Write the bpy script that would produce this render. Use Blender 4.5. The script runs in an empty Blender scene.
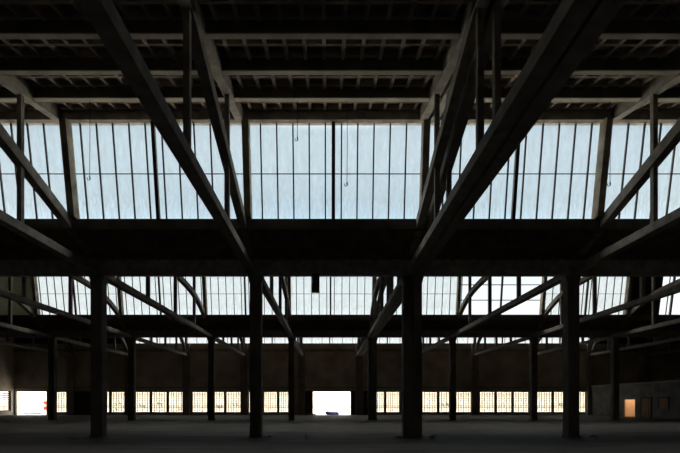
import bpy, bmesh, math, random
from mathutils import Vector, Matrix
random.seed(4)
sc = bpy.context.scene
C = sc.collection
D = 19.6          # metres from the camera to the front row of columns
E = 1.56          # eye height
# ---------------------------------------------------------------- camera, sky, sun, exposure
cam = bpy.data.cameras.new('camera'); co = bpy.data.objects.new('camera', cam); C.objects.link(co)
co.location = (0, 0, E); co.rotation_euler = (math.pi/2, 0, 0)
cam.sensor_width = 36; cam.lens = 434/680*36
cam.shift_x = 12/680; cam.shift_y = 176/680
cam.clip_end = 600
sc.camera = co
sc.view_settings.view_transform = 'Standard'; sc.view_settings.look = 'None'
sc.view_settings.exposure = 0.0; sc.view_settings.gamma = 1; sc.view_settings.use_curve_mapping = False
sc.cycles.max_bounces = 10; sc.cycles.transparent_max_bounces = 12; sc.cycles.diffuse_bounces = 8

w = bpy.data.worlds.new('sky'); sc.world = w; w.use_nodes = True
nt = w.node_tree; nt.nodes.clear()
tc = nt.nodes.new('ShaderNodeTexCoord'); sx = nt.nodes.new('ShaderNodeSeparateXYZ')
rp = nt.nodes.new('ShaderNodeValToRGB'); bg = nt.nodes.new('ShaderNodeBackground'); wo = nt.nodes.new('ShaderNodeOutputWorld')
nt.links.new(tc.outputs['Generated'], sx.inputs[0]); nt.links.new(sx.outputs['Z'], rp.inputs[0])
nt.links.new(rp.outputs[0], bg.inputs[0]); nt.links.new(bg.outputs[0], wo.inputs[0])
els = rp.color_ramp.elements
els[0].position = 0.0; els[0].color = (1.0, 0.97, 0.90, 1)
els[1].position = 1.0; els[1].color = (8.5, 8.1, 7.4, 1)  # zenith boosted out of view, added to fill the hall with light
for p_, c_ in ((0.13, (0.98, 0.99, 0.97, 1)), (0.24, (0.86, 0.95, 0.98, 1)), (0.42, (0.54, 0.71, 0.83, 1)), (0.53, (0.56, 0.72, 0.84, 1)), (0.66, (7.0, 6.8, 6.2, 1))):
    e_ = els.new(p_); e_.color = c_
bg.inputs[1].default_value = 1.12

sun = bpy.data.lights.new('sun', 'SUN'); so = bpy.data.objects.new('sun', sun); C.objects.link(so)
sun.energy = 6.5; sun.angle = 0.01; sun.color = (1.0, 0.90, 0.74)
so.rotation_euler = (math.radians(52), 0, math.radians(-18))   # from high behind the camera onto roofs and yard

# ---------------------------------------------------------------- materials
def mat(name, c1, c2, rough=0.85, scale=3.0, bump=0.25, detail=8, stretch=(1,1,1), spec=0.3):
    m = bpy.data.materials.new(name); m.use_nodes = True
    t = m.node_tree; b = t.nodes['Principled BSDF']
    co_ = t.nodes.new('ShaderNodeTexCoord'); mp = t.nodes.new('ShaderNodeMapping'); mp.inputs['Scale'].default_value = stretch
    n1 = t.nodes.new('ShaderNodeTexNoise'); n1.inputs['Scale'].default_value = scale; n1.inputs['Detail'].default_value = detail
    n2 = t.nodes.new('ShaderNodeTexNoise'); n2.inputs['Scale'].default_value = scale*7; n2.inputs['Detail'].default_value = 4
    r = t.nodes.new('ShaderNodeValToRGB'); r.color_ramp.elements[0].position = .32; r.color_ramp.elements[1].position = .68
    r.color_ramp.elements[0].color = (*c1, 1); r.color_ramp.elements[1].color = (*c2, 1)
    bp = t.nodes.new('ShaderNodeBump'); bp.inputs['Strength'].default_value = bump; bp.inputs['Distance'].default_value = .02
    t.links.new(co_.outputs['Object'], mp.inputs[0])
    for n in (n1, n2): t.links.new(mp.outputs[0], n.inputs['Vector'])
    t.links.new(n1.outputs[0], r.inputs[0]); t.links.new(r.outputs[0], b.inputs['Base Color'])
    t.links.new(n2.outputs[0], bp.inputs['Height']); t.links.new(bp.outputs[0], b.inputs['Normal'])
    b.inputs['Roughness'].default_value = rough; b.inputs['Specular IOR Level'].default_value = spec
    return m
M = {}
M['concrete'] = mat('aged_concrete', (0.141,0.127,0.108), (0.259,0.238,0.206))
M['column'] = mat('column_concrete', (0.098,0.087,0.083), (0.195,0.180,0.167), scale=1.6, stretch=(1,1,.4))
M['gutter'] = mat('gutter_concrete', (0.188,0.179,0.174), (0.371,0.352,0.330))
M['purlin'] = mat('purlin_underside_painted_light', (0.425,0.391,0.323), (0.578,0.535,0.459), scale=1.5)  # light falling on the purlin undersides, put into the colour
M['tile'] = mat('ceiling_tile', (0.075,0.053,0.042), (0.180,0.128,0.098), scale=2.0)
M['rib'] = mat('rib_concrete', (0.177,0.143,0.116), (0.326,0.272,0.224), scale=2)
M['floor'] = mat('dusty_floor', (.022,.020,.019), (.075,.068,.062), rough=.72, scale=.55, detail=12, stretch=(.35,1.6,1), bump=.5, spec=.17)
M['wall'] = mat('stained_plaster', (0.357,0.286,0.214), (0.600,0.552,0.428), scale=.5)
M['pilaster'] = mat('pilaster_plaster', (0.200,0.174,0.141), (0.346,0.301,0.255), scale=1.0)
M['rearwall'] = mat('bounce_rear_wall', (.50,.47,.43), (.62,.58,.53), scale=.5)  # pale tone added so the unseen wall bounces light forward
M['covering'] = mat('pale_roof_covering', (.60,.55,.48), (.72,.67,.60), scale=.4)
M['web'] = mat('purlin_face_painted_shade', (.06,.055,.045), (.12,.11,.09), scale=1.5)  # shade on the purlin faces, put into the colour; sill reuses it
M['post'] = mat('weathered_post', (.09,.08,.06), (.20,.18,.14), scale=2)
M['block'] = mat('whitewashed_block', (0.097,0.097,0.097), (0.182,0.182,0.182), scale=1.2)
M['sheet'] = mat('sheet_cladding', (0.374,0.389,0.288), (0.600,0.600,0.490), scale=1.2)
M['darksheet'] = mat('dark_cladding', (.02,.02,.02), (.04,.04,.04))
M['steel'] = mat('dark_steel', (.02,.019,.018), (.05,.046,.042), rough=.6, scale=6)
M['door'] = mat('dark_door_board', (.03,.028,.026), (.06,.056,.05), scale=1.2, stretch=(6,1,1))
M['wood'] = mat('brown_wood', (.18,.10,.06), (.30,.18,.105), scale=3, stretch=(1,1,.3))
M['ground'] = mat('yard_concrete', (.60,.56,.52), (.78,.74,.70), scale=.3)
M['facade'] = mat('pale_facade', (.74,.72,.68), (.84,.82,.78), scale=.1)
M['rust'] = mat('orange_kerb', (.62,.42,.28), (.72,.52,.36), scale=1)
M['orange'] = mat('orange_plaster', (.80,.55,.34), (.86,.62,.40), scale=1.5)
M['blue'] = mat('blue_tarp', (.30,.30,.75), (.50,.50,.95), scale=4, rough=.5)
M['red'] = mat('red_paint', (.75,.05,.02), (.85,.10,.05), scale=4)
M['white'] = mat('white_paint', (.8,.8,.78), (.9,.9,.88), scale=4)
M['brown'] = mat('brown_soil', (.20,.10,.05), (.36,.20,.12), scale=4)
M['ink'] = mat('graffiti_paint', (.03,.03,.04), (.06,.05,.05), scale=4)
M['paint_red'] = mat('graffiti_orange', (.55,.18,.06), (.65,.26,.10), scale=4)

def glass(name, tint, dirt, amount, streak=True):
    m = bpy.data.materials.new(name); m.use_nodes = True
    t = m.node_tree; t.nodes.clear()
    o = t.nodes.new('ShaderNodeOutputMaterial'); mx = t.nodes.new('ShaderNodeMixShader')
    tr = t.nodes.new('ShaderNodeBsdfTransparent'); tr.inputs[0].default_value = (*tint, 1)
    tl = t.nodes.new('ShaderNodeBsdfTranslucent'); tl.inputs[0].default_value = (*dirt, 1)
    df = t.nodes.new('ShaderNodeBsdfDiffuse'); df.inputs[0].default_value = (*[d*.3 for d in dirt], 1)
    m2 = t.nodes.new('ShaderNodeMixShader'); m2.inputs[0].default_value = .35
    co_ = t.nodes.new('ShaderNodeTexCoord'); mp = t.nodes.new('ShaderNodeMapping'); mp.inputs['Scale'].default_value = (1.6, 1, .5)
    n = t.nodes.new('ShaderNodeTexNoise'); n.inputs['Scale'].default_value = 1.6; n.inputs['Detail'].default_value = 9; n.inputs['Roughness'].default_value = .7
    mr = t.nodes.new('ShaderNodeMapRange'); mr.inputs['From Min'].default_value = .3; mr.inputs['From Max'].default_value = .75
    mr.inputs['To Min'].default_value = amount*.55; mr.inputs['To Max'].default_value = amount
    t.links.new(co_.outputs['Object'], mp.inputs[0]); t.links.new(mp.outputs[0], n.inputs['Vector']); t.links.new(n.outputs[0], mr.inputs['Value'])
    sz = t.nodes.new('ShaderNodeSeparateXYZ'); t.links.new(co_.outputs['Object'], sz.inputs[0])
    n3 = t.nodes.new('ShaderNodeTexNoise'); n3.inputs['Scale'].default_value = 5; mp3 = t.nodes.new('ShaderNodeMapping'); mp3.inputs['Scale'].default_value = (1.6, 1, .3)
    t.links.new(co_.outputs['Object'], mp3.inputs[0]); t.links.new(mp3.outputs[0], n3.inputs['Vector'])
    ft = t.nodes.new('ShaderNodeMath'); ft.operation = 'MULTIPLY_ADD'; ft.inputs[1].default_value = -1.6; t.links.new(n3.outputs[0], ft.inputs[0]); t.links.new(sz.outputs['Z'], ft.inputs[2])
    mz = t.nodes.new('ShaderNodeMapRange'); mz.inputs['From Min'].default_value = 8.1; mz.inputs['From Max'].default_value = 8.9; mz.inputs['To Min'].default_value = .05; mz.inputs['To Max'].default_value = 1.0
    t.links.new(ft.outputs[0], mz.inputs['Value'])
    ml = t.nodes.new('ShaderNodeMath'); ml.operation = 'MULTIPLY'; t.links.new(mr.outputs[0], ml.inputs[0]); t.links.new(mz.outputs[0], ml.inputs[1])
    t.links.new((ml if streak else mr).outputs[0], mx.inputs[0]); t.links.new(tr.outputs[0], mx.inputs[1]); t.links.new(tl.outputs[0], m2.inputs[1]); t.links.new(df.outputs[0], m2.inputs[2])
    t.links.new(m2.outputs[0], mx.inputs[2]); t.links.new(mx.outputs[0], o.inputs[0])
    return m
M['glass'] = glass('dusty_skylight_glass', (.93,.955,.965), (.34,.35,.35), .26)
def backlit_sheet():
    m = bpy.data.materials.new('translucent_corrugated_sheet'); m.use_nodes = True; t = m.node_tree; t.nodes.clear()
    o = t.nodes.new('ShaderNodeOutputMaterial'); a = t.nodes.new('ShaderNodeAddShader')
    d = t.nodes.new('ShaderNodeBsdfDiffuse'); d.inputs[0].default_value = (.16,.16,.12,1)
    l = t.nodes.new('ShaderNodeBsdfTranslucent'); n = t.nodes.new('ShaderNodeTexNoise'); n.inputs['Scale'].default_value = 1.5
    c = t.nodes.new('ShaderNodeValToRGB'); c.color_ramp.elements[0].color = (.06,.06,.05,1); c.color_ramp.elements[1].color = (.15,.15,.125,1)
    t.links.new(n.outputs[0], c.inputs[0]); t.links.new(c.outputs[0], l.inputs[0])
    t.links.new(d.outputs[0], a.inputs[0]); t.links.new(l.outputs[0], a.inputs[1]); t.links.new(a.outputs[0], o.inputs[0]); return m
M['sheet'] = backlit_sheet()
M['low_glass'] = glass('cream_wired_glass', (.70,.71,.68), (.80,.76,.66), .22, False)

# ---------------------------------------------------------------- mesh helpers
class MB:
    def __init__(s): s.bm = bmesh.new()
    def box(s, x0, x1, y0, y1, z0, z1):
        v = [s.bm.verts.new((x, y, z)) for z in (z0, z1) for y in (y0, y1) for x in (x0, x1)]
        for f in ((0,2,3,1),(4,5,7,6),(0,1,5,4),(2,6,7,3),(0,4,6,2),(1,3,7,5)): s.bm.faces.new([v[i] for i in f])
        return s
    def prism(s, x0, x1, pts):
        """polygon in (y, z), extruded along x"""
        a = [s.bm.verts.new((x0, y, z)) for y, z in pts]; b = [s.bm.verts.new((x1, y, z)) for y, z in pts]
        s.bm.faces.new(a); s.bm.faces.new(b[::-1]); n = len(pts)
        for i in range(n): s.bm.faces.new((a[i], b[i], b[(i+1)%n], a[(i+1)%n]))
        return s
    def prism_xz(s, y0, y1, pts):
        a = [s.bm.verts.new((x, y0, z)) for x, z in pts]; b = [s.bm.verts.new((x, y1, z)) for x, z in pts]
        s.bm.faces.new(a); s.bm.faces.new(b[::-1]); n = len(pts)
        for i in range(n): s.bm.faces.new((a[i], b[i], b[(i+1)%n], a[(i+1)%n]))
        return s
    def band(s, x0, x1, pts, th):
        """strip of vertical thickness th following the (y, z) centre line"""
        up = [(y, z+th/2) for y, z in pts]; lo = [(y, z-th/2) for y, z in pts]
        n = len(pts)
        g = [[s.bm.verts.new((x, y, z)) for y, z in q] for x in (x0, x1) for q in (lo, up)]
        for i in range(n-1):
            s.bm.faces.new((g[0][i], g[0][i+1], g[1][i+1], g[1][i])); s.bm.faces.new((g[2][i], g[3][i], g[3][i+1], g[2][i+1]))
            s.bm.faces.new((g[0][i], g[2][i], g[2][i+1], g[0][i+1])); s.bm.faces.new((g[1][i], g[1][i+1], g[3][i+1], g[3][i]))
        s.bm.faces.new((g[0][0], g[1][0], g[3][0], g[2][0])); s.bm.faces.new((g[0][-1], g[2][-1], g[3][-1], g[1][-1]))
        return s
    def tube(s, pts, r, n=6):
        rings = []
        for i, p in enumerate(pts):
            p = Vector(p); a = Vector(pts[max(i-1,0)]); b = Vector(pts[min(i+1,len(pts)-1)]); d = (b-a).normalized()
            u = d.orthogonal().normalized(); v = d.cross(u)
            rings.append([s.bm.verts.new(p+u*r*math.cos(2*math.pi*k/n)+v*r*math.sin(2*math.pi*k/n)) for k in range(n)])
        for a, b in zip(rings, rings[1:]):
            for k in range(n): s.bm.faces.new((a[k], a[(k+1)%n], b[(k+1)%n], b[k]))
        s.bm.faces.new(rings[0][::-1]); s.bm.faces.new(rings[-1]); return s
    def blob(s, c, r, sc_=(1,1,1), jit=.2, sub=2):
        b = bmesh.ops.create_icosphere(s.bm, subdivisions=sub, radius=r)
        for v in b['verts']:
            k = 1+random.uniform(-jit, jit)
            v.co = Vector((v.co.x*sc_[0]*k+c[0], v.co.y*sc_[1]*k+c[1], max(0, v.co.z*sc_[2]*k+c[2])))
        return s
    def build(s, name, m, parent=None, bevel=0, loc=None):
        bmesh.ops.recalc_face_normals(s.bm, faces=s.bm.faces)
        if loc: bmesh.ops.translate(s.bm, verts=s.bm.verts, vec=-Vector(loc))
        me = bpy.data.meshes.new(name); s.bm.to_mesh(me); s.bm.free(); me.materials.append(M[m])
        o = bpy.data.objects.new(name, me); C.objects.link(o)
        if parent:
            o.parent = parent
            if not loc: o.location = -parent.location if parent.parent is None else (0,0,0)
        if loc: o.location = loc
        if bevel:
            bv = o.modifiers.new('bevel', 'BEVEL'); bv.width = bevel; bv.segments = 2; bv.limit_method = 'ANGLE'
        return o
def tag(o, label=None, cat=None, group=None, kind=None):
    for k, v in (('label', label), ('category', cat), ('group', group), ('kind', kind)):
        if v: o[k] = v
    return o
def empty(name, loc, *a, **k):
    o = bpy.data.objects.new(name, None); C.objects.link(o); o.location = loc; return tag(o, *a, **k)
def struct(o, label=None):
    o['kind'] = 'structure'
    if label: o['label'] = label
    return o
PL = {n: .316-3.6+7.2*n for n in range(-6, 8)}     # truss planes; n = 0 left of centre, 1 right of centre
T = lambda t: t*D
XL, XR = PL[-5], PL[7]
ROW1, ROW2, WALL = 1.0, 1.98, 2.77
SHED = {1: 0.0, 2: .98, 3: 1.96}

# ---------------------------------------------------------------- shell
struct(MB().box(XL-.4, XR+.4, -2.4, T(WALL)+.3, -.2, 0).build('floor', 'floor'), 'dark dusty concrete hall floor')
struct(MB().box(-160, 160, T(WALL)+.3, 175, -.25, -.02).build('ground', 'ground'), 'pale sunlit yard paving behind the hall')
struct(MB().box(XL, XR, -2.4, -2.0, 0, 12).build('wall_rear', 'rearwall'), 'plain unseen wall behind the viewer, pale to bounce light')
struct(MB().box(XR, XR+.4, -2.4, T(WALL)+.3, 0, 13.5).build('wall_right', 'wall'), 'right hand wall of the hall')

def zc(s, t):      # purlin underside (above floor) at t
    return E + 7.38 + 4.2*(t-SHED[s])
ends = {1: .877, 2: .877+.98, 3: WALL+.012}
def zceil(s, t):
    if s < 3: return zc(s, t)+.53
    a, b = 1.96-.012, ends[3]; za, zb = E+7.08+.40, E+10.62
    return za+(zb-za)*(t-a)/(b-a)
for s in (1, 2, 3):
    a = SHED[s]-.012; b = ends[s]
    if s == 1: a = -.11
    m = MB(); za, zb = zceil(s, a), zceil(s, b)
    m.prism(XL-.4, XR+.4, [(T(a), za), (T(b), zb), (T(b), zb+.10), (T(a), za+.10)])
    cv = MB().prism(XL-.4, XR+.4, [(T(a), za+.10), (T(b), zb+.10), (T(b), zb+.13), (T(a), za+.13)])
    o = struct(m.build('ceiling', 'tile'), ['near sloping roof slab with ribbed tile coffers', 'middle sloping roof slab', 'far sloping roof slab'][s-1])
    cv.build('roof_covering', 'covering', o)
    if s == 1:
        r = MB()
        hh = .17
        x = PL[0]-.576*25+.288
        while x < PL[0]+.576*43:
            r.prism(x-.055, x+.055, [(T(.45), zceil(1,.45)+.01), (T(.862), zceil(1,.862)+.01), (T(.862), zceil(1,.862)-hh), (T(.45), zceil(1,.45)-hh)])
            x += .576
        t = .4695
        while t < .86:
            z = zceil(1, t); r.box(PL[-2]-3, PL[4], T(t)-.04, T(t)+.04, z-hh-.004, z+.02); t += .0297
        r.build('ceiling_ribs', 'rib', o)
        struct(o)

# side wall on the left with its louvred window
def wall_holes(m, a0, a1, z0, z1, holes, put):
    holes = sorted(holes); cur = a0
    for (h0, h1, g0, g1) in holes:
        if h0 > cur: put(m, cur, h0, z0, z1)
        if g0 > z0: put(m, h0, h1, z0, g0)
        if g1 < z1: put(m, h0, h1, g1, z1)
        cur = h1
    if cur < a1: put(m, cur, a1, z0, z1)
m = MB()
yw = T(WALL)
wall_holes(m, -2.4, yw+.3, 0, 13.5, [(yw-4.0, yw-.5, .55, 3.0)], lambda m, a, b, c, d: m.box(XL-.4, XL, a, b, c, d))
struct(m.build('wall_left', 'wall'), 'left side wall ending at the back corner')
wl = struct(empty('window_1', (XL, yw-2.25, .55)), 'louvred window in the left side wall')
m = MB(); 
for a, b, c, d in ((yw-4, yw-3.9, .55, 3), (yw-.6, yw-.5, .55, 3), (yw-3.9, yw-.6, .55, .65), (yw-3.9, yw-.6, 2.9, 3)): m.box(XL-.25, XL-.1, a, b, c, d)
m.build('window_frame', 'steel', wl)
m = MB()
for k in range(8): m.box(XL-.22, XL-.13, yw-3.9, yw-.6, .80+k*.26, .92+k*.26)
for k in (1, 2, 3): m.box(XL-.2, XL-.15, yw-3.9+k*.825-.02, yw-3.9+k*.825+.02, .65, 2.9)
m.build('slats', 'steel', wl)

# back wall: three windows a bay, doors in two bays
X8 = D*0 + 434/(WALL*D)          # pixels per metre at the back wall
px = lambda p: (p-328)/X8
WZ0, WZ1 = .31, 2.93
slots = []
def bay3(c, w_, pitch, which=(0,1,2)):
    for k in which: slots.append((c+(k-1)*pitch-w_/2, c+(k-1)*pitch+w_/2))
bay3((PL[-5]+PL[-4])/2+.15, 1.91, 2.12, (2,))
bay3((PL[-4]+PL[-3])/2+.15, 1.91, 2.12, (1,2))
bay3((PL[-3]+PL[-2])/2+.15, 1.91, 2.12)
bay3((PL[-2]+PL[-1])/2+.15, 1.91, 2.12)
bay3(px(270.5), 1.71, 1.90)
bay3(px(392.8), 1.70, 1.91, (0,1,2))
bay3((PL[2]+PL[3])/2+.15, 1.91, 2.12)
bay3((PL[3]+PL[4])/2+.15, 1.91, 2.12)
bay3((PL[4]+PL[5])/2+.10, 1.91, 2.12)
slots.sort()
doors = [(px(13.5)+.1, px(47.3)), (px(312.2), px(351.4))]
holes = [(a, b, WZ0, WZ1) for a, b in slots] + [(a, b, 0, 3.02) for a, b in doors]
m = MB(); WT = E+7.36
wall_holes(m, XL, XR, 0, WT, holes, lambda m, a, b, c, d: m.box(a, b, yw, yw+.3, c, d))
wb = struct(m.build('wall_back', 'wall'), 'stained plaster back wall below the far skylight')
m = MB()
for n in range(-4, 7): m.box(PL[n]-.42, PL[n]+.42, yw-.35, yw, 0, WT)
m.build('pilasters', 'pilaster', wb)
MB().box(XL, XR, yw-.12, yw, WT-1.0, WT-.65).box(XL, XR, yw-.06, yw, 3.35, 3.5).build('string_course', 'pilaster', wb)
# closing strips above each glazing and above far wall sides
gw = {1: (.872, .902), 2: (.872+.98, .902+.98), 3: (WALL-.005, WALL+.004)}
for s in (1, 2, 3):
    yt = T(gw[s][0])
    m = MB().box(XL, XR, yt+.02, yt+.22, E+(11.05 if s < 3 else 10.25), E+(11.6 if s < 3 else 10.66))
    struct(m.build('wall_upstand', 'gutter'), ['near', 'middle', 'far'][s-1]+' strip of wall above the skylight')

# ---------------------------------------------------------------- skylights, one structure per bay
wn = [1]
def skylight(s, x0, x1, style='glass', label='', end_left=False, c_off=-.1):
    wn[0] += 1
    tt, tb = gw[s]; yt, yb = T(tt), T(tb); z0, z1 = E+7.41, E+11.0
    if s == 3: z0 = WT; z1 = E+10.3
    Y = lambda z: yb+(yt-yb)*(z-z0)/(z1-z0)
    def slant(m, xa, xb, za, zb, fr, bk): m.prism(xa, xb, [(Y(za)-fr, za), (Y(za)+bk, za), (Y(zb)+bk, zb), (Y(zb)-fr, zb)])
    root = struct(empty('window_%d' % wn[0], ((x0+x1)/2, yb, z0)), label)
    sh = {1: .977, 2: .987, 3: 1}[s]; p1 = x1*sh; p0 = x0*sh
    m = MB(); slant(m, p1-.13, p1+.13, z0, z1, .40, .04)
    if end_left: slant(m, p0-.13, p0+.13, z0, z1, .40, .04)
    m.build('window_post', 'post', root, .01)
    c = (x0+x1)/2+c_off
    if style in ('sheet', 'darksheet', 'half'):
        xe = p1 if style != 'half' else x0+2.6
        x0 = p0 if style == 'half' else x0
        m = MB(); slant(m, x0, xe, z0, z1, 0, .05)
        k = z0+.25
        while k < z1: m.box(x0, xe, Y(k)-.015, Y(k)+.04, k-.03, k+.03); k += .3
        m.build('cladding_panel', 'sheet' if style == 'sheet' else 'darksheet', root)
        if style != 'half': return root
    mid = MB(); slant(mid, c-.07, c+.07, z0, z1, .12, .03); mid.build('window_post', 'steel', root, .008)
    b = MB(); panes = MB()
    if style in ('open', 'half'):
        for z in (8.65+E, 9.89+E): 
            if style == 'open': b.box(x0, x1, Y(z)-.03, Y(z)+.03, z-.03, z+.03)
        xs = [x0+3.5, x1-1.6] if style == 'half' else [x0+.15, x1-.15]
    else:
        z = E+9.16 if s < 3 else E+8.4
        b.box(x0, x1, Y(z)-.015, Y(z)+.015, z-.014, z+.014)
        xs = [c+.32+.64*k for k in range(-6, 6) if x0+.1 < c+.32+.64*k < x1-.1]
        if x1-x0 > 8: xs = [x0+.64*k for k in range(1, int((x1-x0)/.64))]
        if s == 3: xs = [x for i, x in enumerate(xs) if i % 2]
        edges = [x0]+xs+[x1]
        for a, e in zip(edges, edges[1:]):
            dy = random.uniform(0, .008)
            panes.prism(a, e, [(Y(z0)+.004+dy, z0), (Y(z0)+.010+dy, z0), (Y(z1)+.010+dy, z1), (Y(z1)+.004+dy, z1)])
    for x in xs: slant(b, x-.026, x+.026, z0, z1, .04, .03)
    b.box(x0, x1, Y(z0)-.06, Y(z0)+.05, z0-.02, z0+.05)
    b.build('window_bars', 'steel', root)
    if style == 'glass': panes.build('panes', 'glass', root)
    else: panes.bm.free()
    return root
ordn = ['leftmost', 'second from left', 'middle', 'second from right', 'rightmost']
for i, n in enumerate(range(-2, 3)):
    skylight(1, PL[n], PL[n+1], label='%s tall dusty skylight bay of the nearest row' % ordn[i], end_left=(n == -2), c_off=-.1 if n == 0 else 0)
skylight(1, PL[-4], PL[-2]-.12, label='nearest skylight row continuing left beyond the view', end_left=True)
skylight(1, PL[3]+.12, PL[5], label='nearest skylight row continuing right beyond the view')
num = ['first','second','third','fourth','fifth','sixth','seventh','eighth','ninth','tenth','eleventh','twelfth']
for i, n in enumerate(range(-4, 5)):
    st = 'sheet' if n == -4 else 'open' if n == 2 else 'half' if n == 4 else 'glass'
    lb = {'sheet': 'clad left end bay of the middle skylight row', 'open': 'bay of the middle skylight row with its glass missing',
          'half': 'partly clad right end bay of the middle skylight row'}.get(st, '%s glazed bay from the left in the middle skylight row' % num[i-1])
    skylight(2, PL[n], PL[n+1], st, lb, end_left=(n == -4))
for i, n in enumerate(range(-3, 6)):
    st = 'darksheet' if n in (5,) else 'glass'
    skylight(3, PL[n], PL[n+1], st, '%s bay from the left in the far skylight strip' % num[i], end_left=(n == -3))
for s, a, b in ((1, XL, PL[-4]), (1, PL[5], XR), (2, XL, PL[-4]), (2, PL[5], XR), (3, XL, PL[-3]), (3, PL[6], XR)):
    tt, tb = gw[s]; z0 = E+7.45 if s < 3 else WT
    m = MB().prism(a, b, [(T(tb), z0), (T(tb)+.12, z0), (T(tt)+.12, E+(11.1 if s < 3 else 10.35)), (T(tt), E+(11.1 if s < 3 else 10.35))])
    struct(m.build('wall_cladding', 'darksheet'), '%s end cladding of the %s skylight row' % ('left' if a == XL else 'right', ['near', 'middle', 'far'][s-1]))

# low windows in the back wall
def scribble(root, x0, w_, z, h, mtl, seed):
    rnd = random.Random(seed); m = MB(); x = x0; y = yw+.17
    for k in range(rnd.randint(2, 4)):
        cx = x0+rnd.uniform(.1, .9)*w_; cz = z+rnd.uniform(-.1, .25)*h
        pts = []
        for j in range(14):
            a = j/13*2*math.pi*rnd.uniform(.8, 1.3)
            pts.append((min(x0+w_, max(x0, cx+math.sin(a)*.16+j*.012)), y, cz+math.cos(a*1.5)*h*.28))
        m.tube(pts, .022, 4)
    m.build('graffiti', mtl, root)
for i, (a, b) in enumerate(slots):
    wn[0] += 1
    root = struct(empty('window_%d' % wn[0], ((a+b)/2, yw+.1, WZ0)), 'low gridded window number %d from the left in the back wall' % (i+1))
    m = MB()
    for q in ((a, a+.07, WZ0, WZ1), (b-.07, b, WZ0, WZ1), (a+.07, b-.07, WZ0, WZ0+.07), (a+.07, b-.07, WZ1-.07, WZ1)): m.box(q[0], q[1], yw+.06, yw+.14, q[2], q[3])
    m.build('window_frame', 'steel', root)
    m = MB(); nx = 6; nz = 9
    for k in range(1, nx): x = a+(b-a)*k/nx; m.box(x-.034, x+.034, yw+.08, yw+.12, WZ0, WZ1)
    for k in range(1, nz): z = WZ0+(WZ1-WZ0)*k/nz; m.box(a, b, yw+.085, yw+.115, z-.024, z+.024)
    m.build('window_bars', 'steel', root)
    MB().box(a+.02, b-.02, yw+.122, yw+.13, WZ0+.02, WZ1-.02).build('panes', 'low_glass', root)
    if i in (2, 3, 4, 7, 8, 14, 16, 22): scribble(root, a+.25, (b-a)-.5, 1.05 if i % 2 else 1.3, .7, 'ink' if i not in (2, 14) else 'paint_red', i)
    if i in (2, 5, 24): scribble(root, a+.25, (b-a)-.5, .7, .35, 'paint_red', i+50)

# doors of the back wall
def leaf(n, a, b, z1, label, mtl='door'):
    root = struct(empty('door_%d' % n, ((a+b)/2, yw-.1, 0)), label)
    m = MB().box(a, b, yw-.11, yw-.03, .02, z1)
    m.build('door_leaf', mtl, root)
    m = MB(); k = a+.12
    while k < b-.1: m.box(k, k+.05, yw-.135, yw-.11, .05, z1-.05); k += .3
    m.build('battens', mtl, root); return root
leaf(1, px(69.8)+.45, px(92.5), 2.95, 'dark sliding door beside the left loading doorway')
leaf(2, px(296)+.4, px(312.2)-.02, 3.0, 'dark sliding leaf left of the central doorway')
leaf(3, px(351.4)+.02, px(355), 3.0, 'dark sliding leaf right of the central doorway')
leaf(4, px(363.4), px(369), 3.0, 'narrow dark leaf near the fifth window right')
MB()
for i, (a, b) in enumerate(doors):
    root = struct(empty('door_%d' % (5+i), ((a+b)/2, yw, 0)), ['left loading doorway with bright yard beyond', 'central loading doorway with bright yard beyond'][i])
    m = MB().box(a, a+.1, yw-.04, yw+.34, 0, 3.02).box(b-.1, b, yw-.04, yw+.34, 0, 3.02).box(a+.1, b-.1, yw-.04, yw+.34, 2.92, 3.02)
    m.build('door_frame', 'wood' if i else 'steel', root)
root = bpy.data.objects['door_5']
MB().box(px(13.5)+.25, px(13.5)+.33, yw+.36, yw+1.3, .05, 2.8).build('door_leaf', 'white', root)

# partition on the right with its doors
xp = PL[5]
m = MB(); hp = E+1.94
ydo = (T(2.355), T(2.448)); 
wall_holes(m, 14, yw, 0, hp, [(ydo[0], ydo[1], 0, 1.94)], lambda m, a, b, c, d: m.box(xp, xp+.1, a, b, c, d))
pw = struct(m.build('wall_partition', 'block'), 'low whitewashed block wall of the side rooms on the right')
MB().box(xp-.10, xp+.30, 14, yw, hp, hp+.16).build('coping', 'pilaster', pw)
MB().box(xp+.1, xp+4.5, T(2.25), yw, hp-.05, hp+.04).build('side_room_roof', 'pilaster', pw)
MB().box(xp+2.4, xp+2.6, T(2.25), yw, 0, hp-.05).box(xp+.1, xp+2.4, T(2.25), T(2.25)+.15, 0, hp-.05).box(xp+.1, xp+2.4, T(2.47), T(2.47)+.15, 0, hp-.05).build('side_room_wall', 'orange', pw)
for k, (ta, tb, z0, z1, nm) in enumerate(((2.24, 2.31, 0, 2.0, 'closed brown door in the low block wall'), (2.125, 2.185, .95, 2.0, 'brown shutter in the low block wall'))):
    root = struct(empty('door_%d' % (7+k), (xp, T((ta+tb)/2), z0)), nm)
    MB().box(xp-.05, xp-.005, T(ta), T(tb), z0+.02, z1).build('door_leaf', 'wood', root)
    MB().box(xp-.08, xp-.01, T(ta)-.08, T(ta), z0, z1+.08).box(xp-.08, xp-.01, T(tb), T(tb)+.08, z0, z1+.08).box(xp-.08, xp-.01, T(ta), T(tb), z1, z1+.08).build('door_frame', 'steel', root)
root = struct(empty('door_9', (xp, T(2.38), 0)), 'open doorway glowing orange in the low block wall')
MB().box(xp-.04, xp+.1, ydo[0]-.01, ydo[0]+.06, 0, 1.94).box(xp-.04, xp+.1, ydo[1]-.06, ydo[1]+.01, 0, 1.94).box(xp-.04, xp+.1, ydo[0]+.06, ydo[1]-.06, 1.88, 1.94).build('door_frame', 'wood', root)
lp = empty('added_glow_lamp', (xp+1.3, T(2.36), hp-.05), 'unseen lamp added to make the side room doorway glow', 'lamp')
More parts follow.
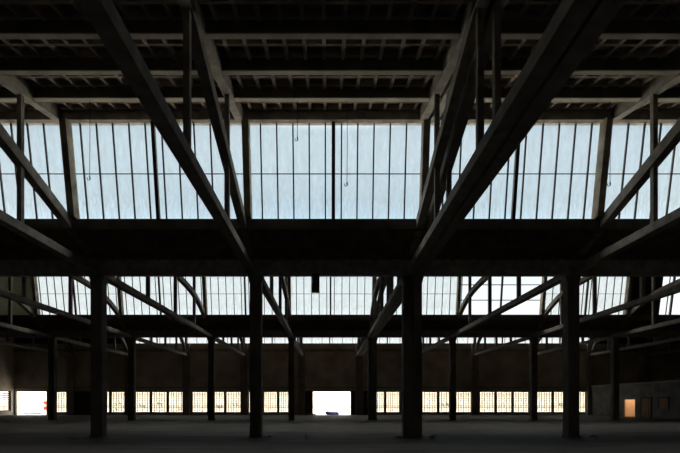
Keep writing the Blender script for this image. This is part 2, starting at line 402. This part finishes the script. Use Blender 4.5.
MB().tube([(xp+1.3, T(2.36), hp-.05), (xp+1.3, T(2.36), hp-.16)], .12, 16).build('added_lamp_base', 'white', lp)
ld = bpy.data.lights.new('added_glow_light', 'POINT'); ld.energy = 150; ld.color = (1, .82, .64); ld.shadow_soft_size = .1  # unseen lamp, added to give the doorway its warm glow
lo = bpy.data.objects.new('added_glow_light', ld); C.objects.link(lo); lo.parent = lp; lo.location = (0, 0, -.3)

# ---------------------------------------------------------------- gutter beams
for s, row in ((1, ROW1), (2, ROW2)):
    o_ = SHED[s]; root = empty('valley_beam', (0, T(row), E+5.7),
        ['deep dark concrete gutter beam across the front row of columns', 'dark concrete gutter beam across the second row of columns'][s-1], 'beam', 'gutter beams of the saw-tooth roof')
    zb = E+(5.77 if s == 1 else 5.84)
    MB().box(XL, XR, T(row)-.02, T(row)+.33, zb, E+7.0).build('beam_web', 'gutter', root, .02)
    MB().box(XL, XR, T(.893+o_), T(.911+o_), E+6.98, E+7.40).build('sill', 'web', root, .015)
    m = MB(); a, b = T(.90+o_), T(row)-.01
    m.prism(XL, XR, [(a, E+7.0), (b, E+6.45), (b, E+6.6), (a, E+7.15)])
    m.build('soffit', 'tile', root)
    m = MB()
    for k in range(3):
        f = (k+.7)/3.4; y = a+(b-a)*f; z = E+7.0-.55*f; m.box(PL[-4], PL[5], y-.03, y+.03, z-.06, z+.03)
    x = PL[-4]+.3
    while x < PL[5]: m.prism(x-.035, x+.035, [(a, E+7.02), (b, E+6.47), (b, E+6.40), (a, E+6.95)]); x += .576
    m.build('soffit_ribs', 'tile', root)
    MB().box(XL, XR, T(.905+o_), T(row)+.3, E+7.32, E+7.40).build('gutter_floor', 'gutter', root)
    # roof over the gutter side so daylight enters by the glass only
    MB().box(XL, XR, T(row)-.02, T(row)+.2, E+6.9, E+(7.9 if s == 1 else 7.6)).build('kerb', 'gutter', root)

# ---------------------------------------------------------------- purlins of the near roof
pn = ['roof purlin nearest above the skylight head', 'second roof purlin up from the skylight', 'third roof purlin up from the skylight', 'roof purlin at the top edge of the view']
for k, t in enumerate((.780, .691, .599, .510)):
    y = T(t); z = zc(1, t)
    root = empty('roof_purlin', (PL[0]+3.6, y, z), pn[k], 'beam', 'purlins under the near roof')
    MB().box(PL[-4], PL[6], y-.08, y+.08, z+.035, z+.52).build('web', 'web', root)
    MB().box(PL[-4], PL[6], y-.085, y+.085, z, z+.035).build('lit_underside_strip', 'purlin', root)  # strip added to carry the painted light under each purlin
y = T(.865)
root = empty('skylight_head_beam', (0, y, E+11.0), 'long concrete head beam along the top of the nearest skylight', 'beam')
MB().box(PL[-4], PL[5], y-.12, y+.12, E+10.98, E+11.28).build('beam', 'concrete', root, .012)
x = PL[0]+1.75-7.2*2
while x < PL[3]:
    MB().box(x-.09, x+.09, y-.08, y+.08, E+11.28, E+11.52).build('post', 'concrete', root); x += 1.8

# ---------------------------------------------------------------- columns
def column(n, row, label, group):
    x = PL[n]+(0 if row == ROW1 else {-3: .11, -2: .05, 1: .14, 2: .08, 3: .18, 4: .30}.get(n, 0)); y = T(row)+.25; zt = E+(5.77 if row == ROW1 else 5.84)
    root = empty('concrete_column', (x, y, 0), label, 'column', group)
    xs = [(x-.26, x+.26)] if n != 1 else ([(x-.51, x-.10), (x-.06, x+.34)] if row == ROW1 else [(x-.44, x-.08), (x-.04, x+.32)])
    for a, b in xs: MB().box(a, b, y-.24, y+.24, 0, zt).build('shaft', 'column', root, .025)
    a, b = xs[0][0], xs[-1][1]
    m = MB().prism_xz(y-.2, y+.2, [(a+.01, zt-.45), (a-.10, zt-.02), (a+.01, zt-.02)]).prism_xz(y-.2, y+.2, [(b-.01, zt-.45), (b+.10, zt-.02), (b-.01, zt-.02)])
    m.build('bracket', 'column', root)
    m = MB()
    m.box(a-.03, b+.03, y-.27, y+.27, 0, .08); m.build('base', 'column', root, .01)
for i, n in enumerate(range(-1, 3)):
    column(n, ROW1, ['leftmost of the four tall front columns', 'second front column from the left, single square shaft', 'wide double-shaft front column right of the central doorway', 'rightmost of the four tall front columns'][i], 'front row of concrete columns')
for i, n in enumerate(range(-3, 5)):
    lb = ['dark square column beside the left loading doorway, second row', 'second column from the left in the second row', 'third column from the left in the second row',
          'second row column just left of the central doorway', 'double-shaft second row column just right of the central doorway', 'sixth column from the left in the second row',
          'seventh column from the left in the second row', 'second row column nearest the low block partition wall'][i]
    column(n, ROW2, lb, 'second row of concrete columns')

# ---------------------------------------------------------------- trusses
def arch(pts, n=14):
    out = []
    for i in range(len(pts)-1):
        p0 = pts[max(i-1, 0)]; p1 = pts[i]; p2 = pts[i+1]; p3 = pts[min(i+2, len(pts)-1)]
        for j in range(5):
            u = j/5
            out.append(tuple(.5*((2*p1[k])+(-p0[k]+p2[k])*u+(2*p0[k]-5*p1[k]+4*p2[k]-p3[k])*u*u+(-p0[k]+3*p1[k]-3*p2[k]+p3[k])*u**3) for k in (0, 1)))
    out.append(pts[-1]); return out
def truss(s, n, label):
    x = PL[n]; o_ = SHED[s]; t1 = {1: ROW1, 2: ROW2, 3: WALL}[s]; t0 = {1: -.1, 2: ROW1, 3: ROW2}[s]
    y0 = T(t0)+(.0 if s == 1 else .49); y1 = T(t1)-(-.01 if s < 3 else .36)
    if s == 3: y1 = T(t1)-.36
    root = empty('roof_truss', (x, y1, E+5.77), label, 'roof truss', ['trusses of the near roof bay', 'trusses of the middle roof bay', 'trusses of the far roof bay'][s-1])
    k = (WALL-ROW2)/.98 if s == 3 else 1
    tm = lambda t: T(o_+t*k) if s < 3 else T(ROW2+(t-.02)*.82)
    xs = [(x-.33, x+.02)] if n == 0 and s == 1 else [(x-.175, x+.175)]
    if n == 1: xs = [(x-.38, x-.03), (x+.03, x+.38)]
    for a, b in xs:
        MB().box(a, b, y0, y1, E+5.77, E+6.08).build('tie_beam', 'concrete', root, .015)
        c = (a+b)/2; hw = .15
        zr = lambda t: (zceil(s, tm(t)/D)-.35)
        MB().band(c-hw, c+hw, [(tm(-.02) if s > 1 else T(-.1), zr(-.02 if s > 1 else -.1)), (tm(.865), zr(.865))], .5).build('rafter', 'concrete', root, .012)
        if s == 1:
            f = lambda t: (tm(t), E+8.02-7.1*(t-.784))
            MB().band(c-hw, c+hw, [f(.515), f(.972)], .42).build('strut', 'concrete', root, .012)
        else:
            P = [(.47, 8.86), (.588, 8.80), (.70, 8.62), (.779, 8.30), (.85, 7.80), (.90, 7.25), (.94, 6.55)]
            MB().band(c-hw, c+hw, arch([(tm(t), E+z) for t, z in P]), .36).build('strut', 'concrete', root)
        pw_ = .08 if s == 1 else .10
        for t in (.31, .541, .755):
            MB().box(c-pw_, c+pw_, tm(t)-pw_, tm(t)+pw_, E+6.06, zr(t)-.2).build('post', 'concrete', root, .008)
for i, n in enumerate(range(-1, 3)):
    truss(1, n, ['near roof truss at the far left', 'near roof truss left of centre, above the second front column', 'double near roof truss right of centre, above the wide front column', 'near roof truss at the far right'][i])
for i, n in enumerate(range(-3, 5)):
    truss(2, n, '%s roof truss from the left behind the front gutter beam' % num[i])
for i, n in enumerate(range(-4, 7)):
    truss(3, n, '%s far roof truss from the left, meeting the back wall' % num[i])

# ---------------------------------------------------------------- small things
def wire(xpix, ytop, ybot, t, label):
    f = lambda X, Y: ((X-328)*t*D/434, T(t), E+(402.5-Y)*t*D/434)
    a = f(xpix, ytop); b = f(xpix, ybot)
    root = empty('hanging_wire', a, label, 'wire', 'wires hanging in front of the skylight')
    MB().tube([a, (a[0]+.01, a[1], (a[2]+b[2])/2), b], .010, 6).build('wire', 'steel', root)
    m = MB(); q = []
    for j in range(9): g = -math.pi/2+j/8*math.pi*1.4; q.append((b[0]-.045+.045*math.sin(-g), b[1], b[2]-.10-.045*math.cos(g)))
    m.tube([b, (b[0]+.01, b[1], b[2]-.12)], .022, 8); m.tube(q, .013, 6); m.build('hook', 'steel', root)
wire(297.4, 101.0, 137, .78, 'thin wire with a small weight left of the skylight centre')
wire(347.0, 101.0, 182, .78, 'longest thin wire with a hook right of the skylight centre')
wire(89.7, 101.0, 176, .78, 'thin wire hanging before the left skylight bay')
wire(610.0, 101.0, 182, .78, 'thin wire hanging beside the right skylight post')
b = empty('switch_box', (px(0)*0+(315.8-328)/22.15, T(1)-.1, E+5.66), 'dark narrow box hanging under the front gutter beam', 'electrical box')
MB().box(-.72, -.38, T(1)-.2, T(1)+.05, E+4.95, E+5.78).build('box_body', 'steel', b, .01)
MB().box(-.69, -.41, T(1)-.215, T(1)-.2, E+5.0, E+5.6).build('box_door', 'steel', b)

# bundle on the threshold, scraps on the floor
t = 2.79; X = lambda p: (p-328)*t*D/434
m = MB()
for k in range(7): m.blob((X(327.5+k*1.5), T(t)+random.uniform(-.2, .2), .16+random.uniform(0, .1)), .30, (1.1, .9, .9), .22)
tag(m.build('tarpaulin_bundle', 'blue', loc=(X(332), T(t), 0)), 'crumpled blue tarpaulin lying at the central doorway', 'tarpaulin')
m = MB().box(X(304), X(316), T(2.74)-.1, T(2.74)+.05, 0, .16).box(X(305), X(312), T(2.74)-.05, T(2.74)+.03, .16, .24)
tag(m.build('timber_plank', 'wood', loc=(X(310), T(2.74), 0)), 'dark planks lying left of the central doorway', 'planks')
m = MB().blob((-(328-306)*.0, 0, .03), .05, (1.2, 1, .8), .25)
o = m.build('paper_scrap', 'white'); o.location = (-22*34.5/34.5*D/434, D*.995, 0); tag(o, 'small white crumpled scrap on the open floor', 'litter')
rnd = random.Random(9)
# rubble round the wide front column
spots = [(3.0, 19.2), (4.6, 19.1), (4.75, 19.5), (3.15, 19.05), (11.8, 19.0), (-11.2, 19.1), (12.0, 19.7), (-2.6, 19.3)]
lab = ['grey rubble chunk left of the wide front column', 'grey rubble chunk right of the wide front column', 'rubble chunk tucked beside the wide column', 'small rubble chunk before the wide column',
       'rubble chunk right of the rightmost front column', 'rubble chunk left of the leftmost front column', 'small rubble chunk behind the rightmost front column', 'rubble chunk right of the single centre column']
for (x, y), l in zip(spots, lab):
    m = MB().blob((0, 0, .04), rnd.uniform(.05, .09), (1.5, 1.1, .8), .3, 1)
    o = m.build('rubble_chunk', 'concrete'); o.location = (x, y, 0); tag(o, l, 'rubble', 'rubble on the hall floor')

# the yard
root = empty('yard_building', (0, 118, 0), 'pale sunlit building across the yard, seen through the doorways', 'building')
MB().box(-120, 120, 118, 130, -.02, 9).build('facade', 'facade', root)
MB().box(-120, 120, 117.7, 118, 0, .6).build('plinth', 'rust', root)
MB().box(-120, 120, 117.85, 118, 3.6, 3.8).build('band', 'rust', root)
m = MB(); t = 2.95; X = lambda p: (p-328)*t*D/434
for k in range(11): m.blob((X(21+k*1.9), T(t)+random.uniform(-.3, .3), .0), .28, (1.3, 1, .8), .3)
tag(m.build('earth_heap', 'brown', loc=(X(34), T(t), 0)), 'low brown earth heap outside the left loading doorway', 'earth')
b = empty('safety_post', (X(45.3), T(t), 0), 'red and white post outside the left loading doorway', 'post')
MB().tube([(X(45.3), T(t), 0), (X(45.3), T(t), 1.75)], .10, 12).build('shaft', 'white', b)
MB().box(X(43.9), X(46.7), T(t)-.16, T(t)+.16, 1.35, 1.75).build('sign_panel', 'red', b)
MB().box(X(44.3), X(46.7), T(t)-.14, T(t)+.14, .6, 1.0).build('sign_panel', 'red', b)
